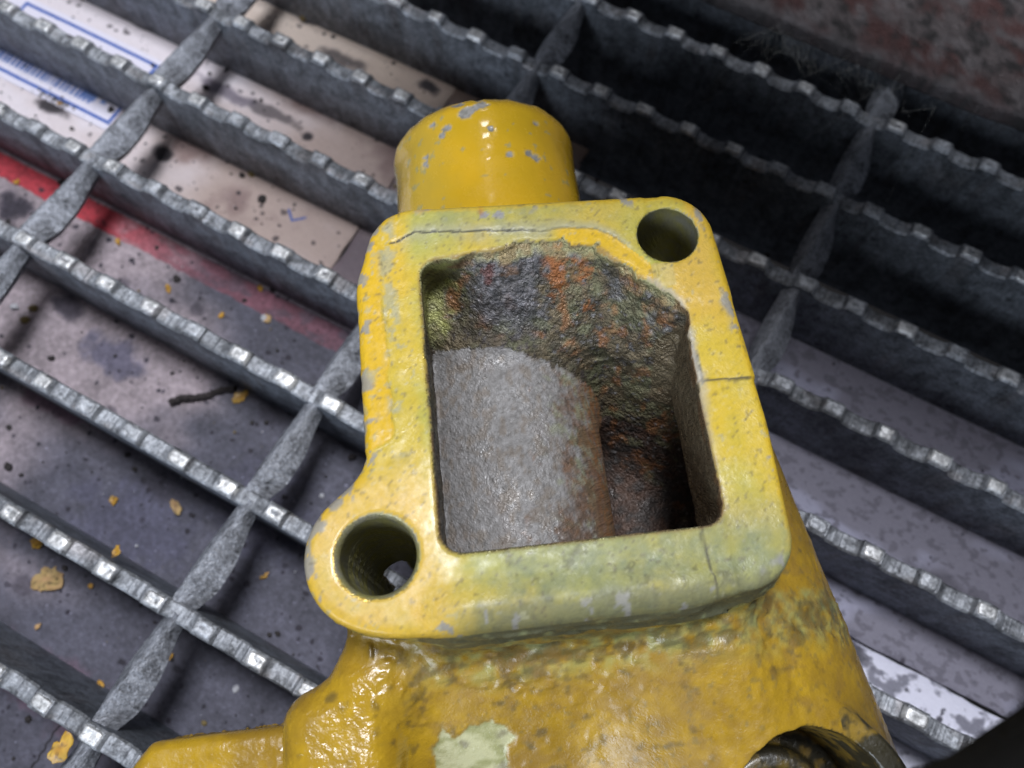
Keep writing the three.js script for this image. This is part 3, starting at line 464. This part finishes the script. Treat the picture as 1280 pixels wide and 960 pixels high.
// surface nets on the blocks that the surface passes through
const casting = thing('yellow_casting', 'yellow painted iron housing casting with rusty open square port, lying on the grating', 'metal casting');
casting.position.copy(W(OX, OY, 0)); casting.rotation.y = ANG;
{
  const H = 0.45, lo = [-97, -96, -1.5], hi = [60, 76, 71], BL = 8;
  const nb = [0, 1, 2].map((k) => Math.ceil((hi[k] - lo[k]) / (H * BL))), N = nb.map((b) => b * BL + 1), sx = 1, sy = N[0], sz = N[0] * N[1];
  const val = new Float32Array(N[0] * N[1] * N[2]).fill(9), done = new Uint8Array(N[0] * N[1] * N[2]), vid = new Int32Array(N[0] * N[1] * N[2]).fill(-1), act = [];
  const half = H * BL / 2, diag = half * Math.sqrt(3) + 3.2;
  for (let bz = 0; bz < nb[2]; bz++) for (let by = 0; by < nb[1]; by++) for (let bx = 0; bx < nb[0]; bx++) {
    const c = [lo[0] + bx * H * BL + half, lo[1] + by * H * BL + half, lo[2] + bz * H * BL + half], d = sdf(c[0], c[1], c[2], false);
    if (Math.abs(d) > diag) continue; act.push([bx, by, bz]);
    for (let k = 0; k <= BL; k++) for (let j = 0; j <= BL; j++) for (let i = 0; i <= BL; i++) {
      const x = bx * BL + i, y = by * BL + j, z = bz * BL + k, a = x + y * sy + z * sz; if (done[a]) continue; done[a] = 1; val[a] = sdf(lo[0] + x * H, lo[1] + y * H, lo[2] + z * H);
    }
  }
  const pos = [], kinds = [], co = [0, 1, sy, 1 + sy, sz, 1 + sz, sy + sz, 1 + sy + sz], ED = [[0, 1], [2, 3], [4, 5], [6, 7], [0, 2], [1, 3], [4, 6], [5, 7], [0, 4], [1, 5], [2, 6], [3, 7]];
  for (const [bx, by, bz] of act) for (let k = 0; k < BL; k++) for (let j = 0; j < BL; j++) for (let i = 0; i < BL; i++) {
    const x = bx * BL + i, y = by * BL + j, z = bz * BL + k, a = x + y * sy + z * sz; let m = 0; for (let q = 0; q < 8; q++) if (val[a + co[q]] < 0) m |= 1 << q;
    if (m === 0 || m === 255) continue; let n = 0, px = 0, py = 0, pz = 0;
    for (const [e, f] of ED) { const A = val[a + co[e]], B = val[a + co[f]]; if ((A < 0) === (B < 0)) continue; const t = A / (A - B); px += (e & 1) + ((f & 1) - (e & 1)) * t; py += (e >> 1 & 1) + ((f >> 1 & 1) - (e >> 1 & 1)) * t; pz += (e >> 2) + ((f >> 2) - (e >> 2)) * t; n++; }
    vid[a] = pos.length / 3; pos.push(lo[0] + (x + px / n) * H, lo[1] + (y + py / n) * H, lo[2] + (z + pz / n) * H);
  }
  const nv = pos.length / 3, tri = [];
  for (const [bx, by, bz] of act) for (let k = 0; k < BL; k++) for (let j = 0; j < BL; j++) for (let i = 0; i < BL; i++) {
    const x = bx * BL + i, y = by * BL + j, z = bz * BL + k; if (!x || !y || !z) continue; const a = x + y * sy + z * sz, s = val[a] < 0;
    for (const [st, p, q] of [[1, sy, sz], [sy, sz, 1], [sz, 1, sy]]) {
      if ((val[a + st] < 0) === s) continue; const A = vid[a], B = vid[a - p], C = vid[a - p - q], D = vid[a - q]; if (A < 0 || B < 0 || C < 0 || D < 0) continue;
      s ? tri.push(A, B, C, A, C, D) : tri.push(A, C, B, A, D, C);
    }
  }
  const nor = new Float32Array(nv * 3);
  for (let t = 0; t < tri.length; t += 3) {
    const a = tri[t] * 3, b = tri[t + 1] * 3, c = tri[t + 2] * 3, ux = pos[b] - pos[a], uy = pos[b + 1] - pos[a + 1], uz = pos[b + 2] - pos[a + 2], vx = pos[c] - pos[a], vy = pos[c + 1] - pos[a + 1], vz = pos[c + 2] - pos[a + 2];
    const X = uy * vz - uz * vy, Y = uz * vx - ux * vz, Z = ux * vy - uy * vx; for (const q of [a, b, c]) { nor[q] += X; nor[q + 1] += Y; nor[q + 2] += Z; }
  }
  const col = new Float32Array(nv * 3);
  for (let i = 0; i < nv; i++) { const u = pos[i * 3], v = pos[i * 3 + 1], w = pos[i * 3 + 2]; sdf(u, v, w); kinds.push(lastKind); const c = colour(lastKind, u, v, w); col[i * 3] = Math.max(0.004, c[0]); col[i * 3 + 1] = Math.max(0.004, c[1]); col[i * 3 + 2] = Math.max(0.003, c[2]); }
  const groups = new Map();
  for (let t = 0; t < tri.length; t += 3) { let k = kinds[tri[t]]; if (k === 'bolt_hole') k = pos[tri[t] * 3] > 0 ? 'bolt_hole_far' : 'bolt_hole'; if (!groups.has(k)) groups.set(k, []); groups.get(k).push(tri[t], tri[t + 1], tri[t + 2]); }
  // fresh varnish-like paint is left round the lug and the lower edge, dull worn paint elsewhere (second uv: plan of the flange)
  const CS = 512, cd = new Uint8Array(CS * CS * 4); for (let y = 0; y < CS; y++) for (let x = 0; x < CS; x++) { const u = -50 + 90 * x / CS, v = -40 + 90 * y / CS, n = fbm(u * 0.35, v * 0.35, 3, 4), q = clamp(0.06 + 0.94 * sst(-17, -27, u + 7 * n - 0.35 * Math.max(0, v + 14)) * sst(-3, -13, v + 5 * n) * (0.75 + 0.9 * fbm(u * 1.2, v * 1.2, 8, 3))), k = (y * CS + x) * 4; cd[k] = cd[k + 1] = cd[k + 2] = q * 255; cd[k + 3] = 255; }
  const coatTex = new THREE.DataTexture(cd, CS, CS); coatTex.magFilter = THREE.LinearFilter; coatTex.channel = 1; coatTex.needsUpdate = true;
  const paint = (o) => phy({ vertexColors: true, roughness: 0.34, metalness: 0, bumpMap: peelTex, bumpScale: 0.00014, roughnessMap: roughTex, clearcoat: 0.25, clearcoatRoughness: 0.16, ...o });
  const MAT = {
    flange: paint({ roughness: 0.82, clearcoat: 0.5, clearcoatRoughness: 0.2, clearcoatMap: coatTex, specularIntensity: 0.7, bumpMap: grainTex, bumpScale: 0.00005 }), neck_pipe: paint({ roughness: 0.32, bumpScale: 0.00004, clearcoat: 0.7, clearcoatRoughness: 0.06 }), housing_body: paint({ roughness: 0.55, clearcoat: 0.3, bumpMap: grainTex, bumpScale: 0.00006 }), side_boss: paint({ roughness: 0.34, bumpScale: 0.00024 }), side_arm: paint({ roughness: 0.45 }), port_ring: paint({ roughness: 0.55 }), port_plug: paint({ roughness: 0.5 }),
    cast_barrel: std({ vertexColors: true, roughness: 0.86, metalness: 0.12, bumpMap: grainTex, bumpScale: 0.0002, roughnessMap: roughTex }),
    inner_chamber: std({ vertexColors: true, roughness: 0.82, metalness: 0.3, bumpMap: grainTex, bumpScale: 0.00042, roughnessMap: roughTex }), bolt_hole: std({ vertexColors: true, roughness: 0.4, metalness: 0.5, bumpMap: grainTex, bumpScale: 0.0001 }),
  };
  for (const [kind, list] of groups) {
    const map = new Map(), P = [], Nn = [], C = [], UV = [], UV1 = [], I = [];
    for (const a of list) { let b = map.get(a); if (b === undefined) { b = map.size; map.set(a, b); const u = pos[a * 3], v = pos[a * 3 + 1], w = pos[a * 3 + 2]; P.push(u * mm, w * mm, -v * mm); const l = Math.hypot(nor[a * 3], nor[a * 3 + 1], nor[a * 3 + 2]) || 1; Nn.push(nor[a * 3] / l, nor[a * 3 + 2] / l, -nor[a * 3 + 1] / l); C.push(col[a * 3], col[a * 3 + 1], col[a * 3 + 2]); UV.push((u + 0.4 * w) / 40, (v + 0.3 * w) / 40); UV1.push((u + 50) / 90, (v + 40) / 90); } I.push(b); }
    const g = new THREE.BufferGeometry(); g.setAttribute('position', new THREE.Float32BufferAttribute(P, 3)); g.setAttribute('normal', new THREE.Float32BufferAttribute(Nn, 3)); g.setAttribute('color', new THREE.Float32BufferAttribute(C, 3)); g.setAttribute('uv', new THREE.Float32BufferAttribute(UV, 2)); if (kind === 'flange') g.setAttribute('uv1', new THREE.Float32BufferAttribute(UV1, 2)); g.setIndex(I);
    const name = kind === 'bolt_hole_far' ? 'bolt_hole' : kind, m = put(casting, name, g, MAT[name]);
    const lab = { flange: 'flat olive yellow flange face with cracked paint layers', cast_barrel: 'grey cast round barrel inside the port, rust streaked at right', inner_chamber: 'rusty crusted inner wall', neck_pipe: 'bright yellow round pipe neck' }[name]; if (lab) m.userData.label = lab;
  }
  console.log('casting triangles', tri.length / 3);
}

// ------------------------------------------------------------------ loose things
{ // dark beam added overhead, out of the picture, only to shade the upper right
  const t = thing('added_shade_beam', 'added dark beam that shades the upper right of the grating, out of the picture', 'beam');
  const m = std({ color: lin(0.05, 0.05, 0.055), roughness: 0.7 });
  put(t, 'shade_beam_web', new THREE.BoxGeometry(0.5, 0.05, 0.088), m).position.copy(W(60 + 250, -9 + 44, 262));
  put(t, 'shade_beam_post', new THREE.BoxGeometry(0.06, 0.8, 0.06), m).position.copy(W(590, 48, 0));
}
{ // rusty plate at the upper right
  const x0 = 96, x1 = 330, y0 = 73.5, y1 = 190, z0 = 1.2, z1 = 7, nx = 160, ny = 80, pos = [], uv = [], idx = [], col = [];
  const add = (x, y, z) => { const p = W(x, y, z); pos.push(p.x, p.y, p.z); uv.push(x / 40, (y + z) / 40); const a = fbm(x * 0.11, y * 0.11, 2, 5), b = fbm(x * 0.3 + 8, y * 0.3, 6, 4), k = n3(x * 1.6, y * 1.6, 4);
    let c = mix([0.17, 0.14, 0.14], [0.13, 0.055, 0.05], sst(-0.15, 0.2, a)); c = mix(c, [0.04, 0.034, 0.034], sst(0.02, 0.35, b)); c = mix(c, [0.26, 0.23, 0.235], sst(0.1, 0.4, fbm(x * 0.2 + 30, y * 0.2, 1, 4)) * 0.7); c = mix(c, [0.22, 0.21, 0.22], 0.7 * sst(80, 70, y + 6 * b)); col.push(...c.map((q) => 0.5 * q * (1 + 0.3 * k))); };
  const prof = [[0.6, z0], [0.05, z0 + 1], [0, z1 - 1.2], [0.5, z1 - 0.25], [1.3, z1]];
  for (let i = 0; i <= nx; i++) { const x = x0 + (x1 - x0) * i / nx; for (const [o, z] of prof) add(x, y0 + o + 0.5 * n3(x * 0.15, 1, z * 0.1), z); for (let j = 1; j <= ny; j++) { const y = y0 + 1.3 + (y1 - y0 - 1.3) * j / ny; add(x, y, z1 + 0.25 * fbm(x * 0.3, y * 0.3, 5, 4)); } add(x, y1, z0); }
  const m = prof.length + ny + 1; for (let i = 0; i < nx; i++) for (let j = 0; j < m; j++) { const a = i * m + j, b = i * m + (j + 1) % m, c = a + m, d = b + m; idx.push(a, c, b, b, c, d); }
  const g = new THREE.BufferGeometry(); g.setAttribute('position', new THREE.Float32BufferAttribute(pos, 3)); g.setAttribute('uv', new THREE.Float32BufferAttribute(uv, 2)); g.setAttribute('color', new THREE.Float32BufferAttribute(col, 3)); g.setIndex(idx); g.computeVertexNormals();
  tag(put(scene, 'rusty_plate', g, std({ vertexColors: true, roughness: 0.6, metalness: 0.2, bumpMap: grainTex, bumpScale: 0.0005 })), 'rusty brown steel plate lying on the grating at the upper right', 'steel plate');
}
{ // cobweb under the plate edge
  const r = rng(12), gs = [];
  const strand = (a, b, sag, rad) => { const pts = [a]; for (let k = 1; k < 6; k++) { const q = a.clone().lerp(b, k / 6), j = sag * 0.45 * mm; q.y -= sag * mm * Math.sin(k / 6 * Math.PI) * 0.6; q.x += (r() - 0.5) * j; q.z += (r() - 0.5) * j; q.y += (r() - 0.5) * j; pts.push(q); } pts.push(b); gs.push(new THREE.TubeGeometry(new THREE.CatmullRomCurve3(pts), 30, rad * (0.6 + 0.8 * r()) * mm, 4)); };
  for (let k = 0; k < 52; k++) { const x = k < 34 ? 150 + 34 * r() * r() + 8 * r() : 165 + 60 * r(); const a = W(x, 74 - 0.5 * r(), 1.5 + 4.5 * r()), b = W(x + 22 * (r() - 0.5), 71 - 8 * r() * r(), -0.4 - 3.5 * r()); strand(a, b, 5 * r(), 0.008 + 0.012 * r()); }
  for (const [x1, y1, x2, y2] of [[152, 69, 142, 36], [160, 69, 186, 62], [160, 69, 146, 40], [206, 69, 192, 62], [206, 69, 205, 34], [190, 69, 176, 40]]) strand(W(x1, y1, 3), W(x2, y2, 0), 2, 0.012);
  tag(put(scene, 'cobweb', mergeGeometries(gs), std({ color: lin(0.75, 0.73, 0.68), roughness: 0.8 })), 'torn grey cobweb hanging under the edge of the rusty plate', 'cobweb', null, 'stuff');
}
{ // dark strap close in front of the lens at the lower right corner
  const g = new THREE.TubeGeometry(new THREE.CatmullRomCurve3([[194.5, -147, 113], [205, -137.3, 112], [212.3, -130.2, 112], [218.7, -122.8, 112], [224.7, -114.4, 112], [231, -104, 112], [243.2, -84.7, 112]].map((x) => W(...x))), 60, 9 * mm, 20), p = g.attributes.position;
  for (let i = 0; i < p.count; i++) { const k = 1.1 * mm; p.setXYZ(i, p.getX(i) + k * n3(p.getX(i) * 160, p.getY(i) * 160, p.getZ(i) * 160), p.getY(i) + k * n3(p.getX(i) * 160 + 9, p.getY(i) * 160, p.getZ(i) * 160), p.getZ(i)); } g.computeVertexNormals();
  tag(put(scene, 'black_strap', g, phy({ color: lin(0.006, 0.0055, 0.005), roughness: 0.95, specularIntensity: 0.25, bumpMap: grainTex, bumpScale: 0.0002 })), 'dark out of focus strap close in front at the lower right corner', 'strap');
}
// yellow paint flakes
const flakeMat = phy({ vertexColors: true, color: lin(0.56, 0.33, 0.03), roughness: 0.45, clearcoat: 0.2 }), flakeBack = phy({ vertexColors: true, color: lin(0.52, 0.36, 0.14), roughness: 0.6 });
function flake(x, y, z, size, seed, label, pale, stretch = 1, tilt = 0.12) {
  const r = rng(seed), n = 26, R = 5, ph = r() * 6, pos = [], idx = [], rim = [], col = [];
  for (let i = 0; i < n; i++) { const a = i / n * Math.PI * 2; rim.push(size * (0.74 + 0.34 * n3(Math.cos(a) * 1.3 + seed, Math.sin(a) * 1.3, 2) + 0.22 * n3(Math.cos(a) * 3.4 + seed, Math.sin(a) * 3.4, 6) + 0.05 * (r() - 0.5))); }
  for (const under of [0, 1]) for (let k = 0; k <= R; k++) for (let i = 0; i < n; i++) {
    const a = i / n * Math.PI * 2, q = rim[i] * k / R, x = Math.cos(a) * q * stretch, z = Math.sin(a) * q / stretch, cx = Math.cos(ph) * x + Math.sin(ph) * z;
    pos.push(x * mm, (0.24 - 0.24 * under + 0.07 * cx * cx / size + 0.16 * n3(x * 0.6 + seed, z * 0.6, 3)) * mm, z * mm); const kk = 0.8 + 0.45 * fbm(x * 0.9 + seed, z * 0.9, 5, 3) - 0.55 * sst(0.25, 0.35, fbm(x * 1.7 + seed, z * 1.7, 8, 3)); col.push(kk, kk * (0.95 + 0.1 * n3(x, z, 4)), kk);
  }
  const T = (R + 1) * n; for (let k = 0; k < R; k++) for (let i = 0; i < n; i++) { const a = k * n + i, b = k * n + (i + 1) % n, c = a + n, d = b + n; idx.push(a, b, c, b, d, c, T + a, T + c, T + b, T + b, T + c, T + d); }
  for (let i = 0; i < n; i++) { const a = R * n + i, b = R * n + (i + 1) % n; idx.push(a, b, T + a, b, T + b, T + a); }
  const g = new THREE.BufferGeometry(); g.setAttribute('position', new THREE.Float32BufferAttribute(pos, 3)); g.setAttribute('color', new THREE.Float32BufferAttribute(col, 3)); g.setIndex(idx); g.rotateY(ph); g.computeVertexNormals();
  const m = put(scene, 'paint_flake', g, pale ? flakeBack : flakeMat); m.position.copy(W(x, y, z)); m.rotation.set((r() - 0.5) * tilt, 0, (r() - 0.5) * tilt); tag(m, label, 'paint flake', 'yellow paint flakes fallen through the grating');
}
const FB = FLOOR - 1.3;
flake(49.2, -163.4, -33.9, 4.7, 101, 'largest pale yellow paint flake, lower left under the grating', true, 1.12);
flake(66.9, -95.9, -28.9, 2.4, 102, 'leaf shaped orange yellow paint flake beside the dark twig', false, 1.25);
flake(52.2, -137.5, -32.0, 1.5, 103, 'small rounded yellow flake left of the pointed tan flake', false);
flake(68.8, -130.6, -31.5, 2.1, 104, 'pointed tan flake between two bars left of the casting lug', true, 1.6);
flake(40.2, -157.0, -33.5, 1.9, 105, 'orange yellow flake just above the largest pale flake', false);
flake(54.4, -174.8, -34.8, 0.9, 106, 'tiny tan flake just below the largest pale flake', true, 1.4);
flake(5.9, -72.1, -27.3, 1.3, 107, 'crooked yellow flake at the lower edge of the red stripe', false, 1.4);
flake(28.6, -77.7, -27.5, 1.5, 108, 'ragged yellow flake on the brown carton below the red stripe', false, 1.2);
flake(53.1, -64.1, -27.3, 1.4, 109, 'curled yellow flake at the faded end of the red stripe', false, 1.3, 0.8);
flake(47.9, -77.1, -27.5, 1.2, 110, 'yellow flake with dark crumb under it, between stripe and bar', false);
flake(60.4, -71.7, -27.3, 1.9, 111, 'olive brown chip close to the fourth bar, left of the casting', true, 1.0, 0.5);
flake(103.5, -117.7, -30.5, 1.0, 112, 'small yellow chip in the gap left of the casting flange', false);
flake(101.2, -134.6, -31.8, 1.1, 113, 'narrow orange flake below the rod shadow near the lug', false, 1.5);
flake(90.8, -164.1, -34.0, 0.9, 114, 'tiny orange speck of paint beside the lower rod', false);
flake(75, -146.5, -4, 1.4, 115, 'orange flake clinging to the side of the fifth bar', false, 1.3, 0.6);
flake(60.8, -159.4, -33.6, 0.8, 116, 'tiny orange speck right of the largest pale flake', false);
flake(92.6, -186.0, -0.2, 3.2, 117, 'shiny curled yellow flake on the lowest bar beside the twisted rod', false, 1.3, 0.5);
flake(78.4, -178.3, -35.0, 1.3, 118, 'orange flake beside the lowest bright tooth', false);
flake(-35.2, -70.3, -27.3, 1.2, 119, 'yellow speck on the left end of the red stripe', false);
flake(-41, -40.5, FLOOR + 0.6, 1.1, 120, 'yellow chip in the black smear on the paper label', false);
flake(31.5, -89.6, -28.4, 1.1, 121, 'small yellow flake between the second gap bars, centre left', false);
flake(127.6, -116, 1.2, 1.6, 122, 'orange paint curl stuck at the edge of the casting lug', false, 1.5, 0.7);
{ // dark twig-like crumb of dirt
  const gs = [], r = rng(55), pts = []; for (let i = 0; i <= 10; i++) pts.push(W(50.2 + i * 1.45, -106.9 + i * 1.3 + 0.5 * Math.sin(i), lowZ(-100) + 1.0 + 0.3 * r()));
  const g = new THREE.TubeGeometry(new THREE.CatmullRomCurve3(pts), 60, 0.95 * mm, 9), p = g.attributes.position; for (let i = 0; i < p.count; i++) { const k = 1 + 0; const n = 0.35 * mm; p.setXYZ(i, p.getX(i) + n * n3(p.getX(i) * 1400, p.getZ(i) * 1400, 1), p.getY(i) + n * n3(p.getX(i) * 1400, p.getZ(i) * 1400, 5), p.getZ(i) + n * n3(p.getX(i) * 1400, p.getZ(i) * 1400, 9)); }
  g.computeVertexNormals(); tag(put(scene, 'dirt_crumb', g, std({ color: lin(0.055, 0.045, 0.045), roughness: 0.9, bumpMap: grainTex, bumpScale: 0.0004 })), 'dark twig shaped crumb of dirt on the carton left of the casting', 'debris');
}
{ // grit that nobody could count
  const g = new THREE.IcosahedronGeometry(1 * mm, 1), p = g.attributes.position; for (let i = 0; i < p.count; i++) { const k = 1 + 0.4 * n3(p.getX(i) * 1500, p.getY(i) * 1500, p.getZ(i) * 1500); p.setXYZ(i, p.getX(i) * k, p.getY(i) * k * 0.7, p.getZ(i) * k); } g.computeVertexNormals();
  const r = rng(91), n = 1500, m = new THREE.InstancedMesh(g, std({ color: lin(1, 1, 1), roughness: 0.85 }), n), o = new THREE.Object3D(), c = new THREE.Color();
  for (let i = 0; i < n; i++) {
    let x, y, z; x = -95 + 300 * r(); y = -210 + 245 * r(); z = y > -58 ? FLOOR + 0.2 : lowZ(y) + 0.3; if (x > 205) z = FLOOR - 0.6;
    const s = 0.12 + 1.25 * Math.pow(r(), 8); o.position.copy(W(x, y, z)); o.scale.setScalar(s); o.rotation.set(r() * 6, r() * 6, r() * 6); o.updateMatrix(); m.setMatrixAt(i, o.matrix);
    const q = r(); q < 0.72 ? c.setRGB(0.035, 0.03, 0.03) : q < 0.86 ? c.setRGB(0.2, 0.15, 0.06) : c.setRGB(0.45, 0.45, 0.48); m.setColorAt(i, c);
  }
  m.name = 'grit'; scene.add(m); tag(m, 'dark and pale grit scattered over the cartons under the grating', 'grit', null, 'stuff');
}

// ------------------------------------------------------------------ the lamps overhead and the added fill, out of the picture
for (const L of LAMPS) {
  const t = thing(L.name, L.label, 'lamp'); t.position.copy(L.at); t.lookAt(L.to);
  const f = new THREE.Mesh(new THREE.PlaneGeometry(L.w, L.h), std({ color: lin(0.8, 0.8, 0.8), emissive: lin(...L.color), emissiveIntensity: 3 })); f.name = 'lamp_diffuser'; t.add(f);
  const b = new THREE.Mesh(new THREE.BoxGeometry(L.w + 0.02, L.h + 0.02, 0.03), std({ color: lin(0.5, 0.5, 0.5), roughness: 0.5 })); b.name = 'lamp_case'; b.position.z = -0.018; t.add(b);
  const l = new THREE.RectAreaLight(lin(...L.color), L.power, L.w, L.h); l.name = 'lamp_glow'; l.position.z = 0.002; l.rotation.y = Math.PI; t.add(l);
}
renderer.render(scene, camera);
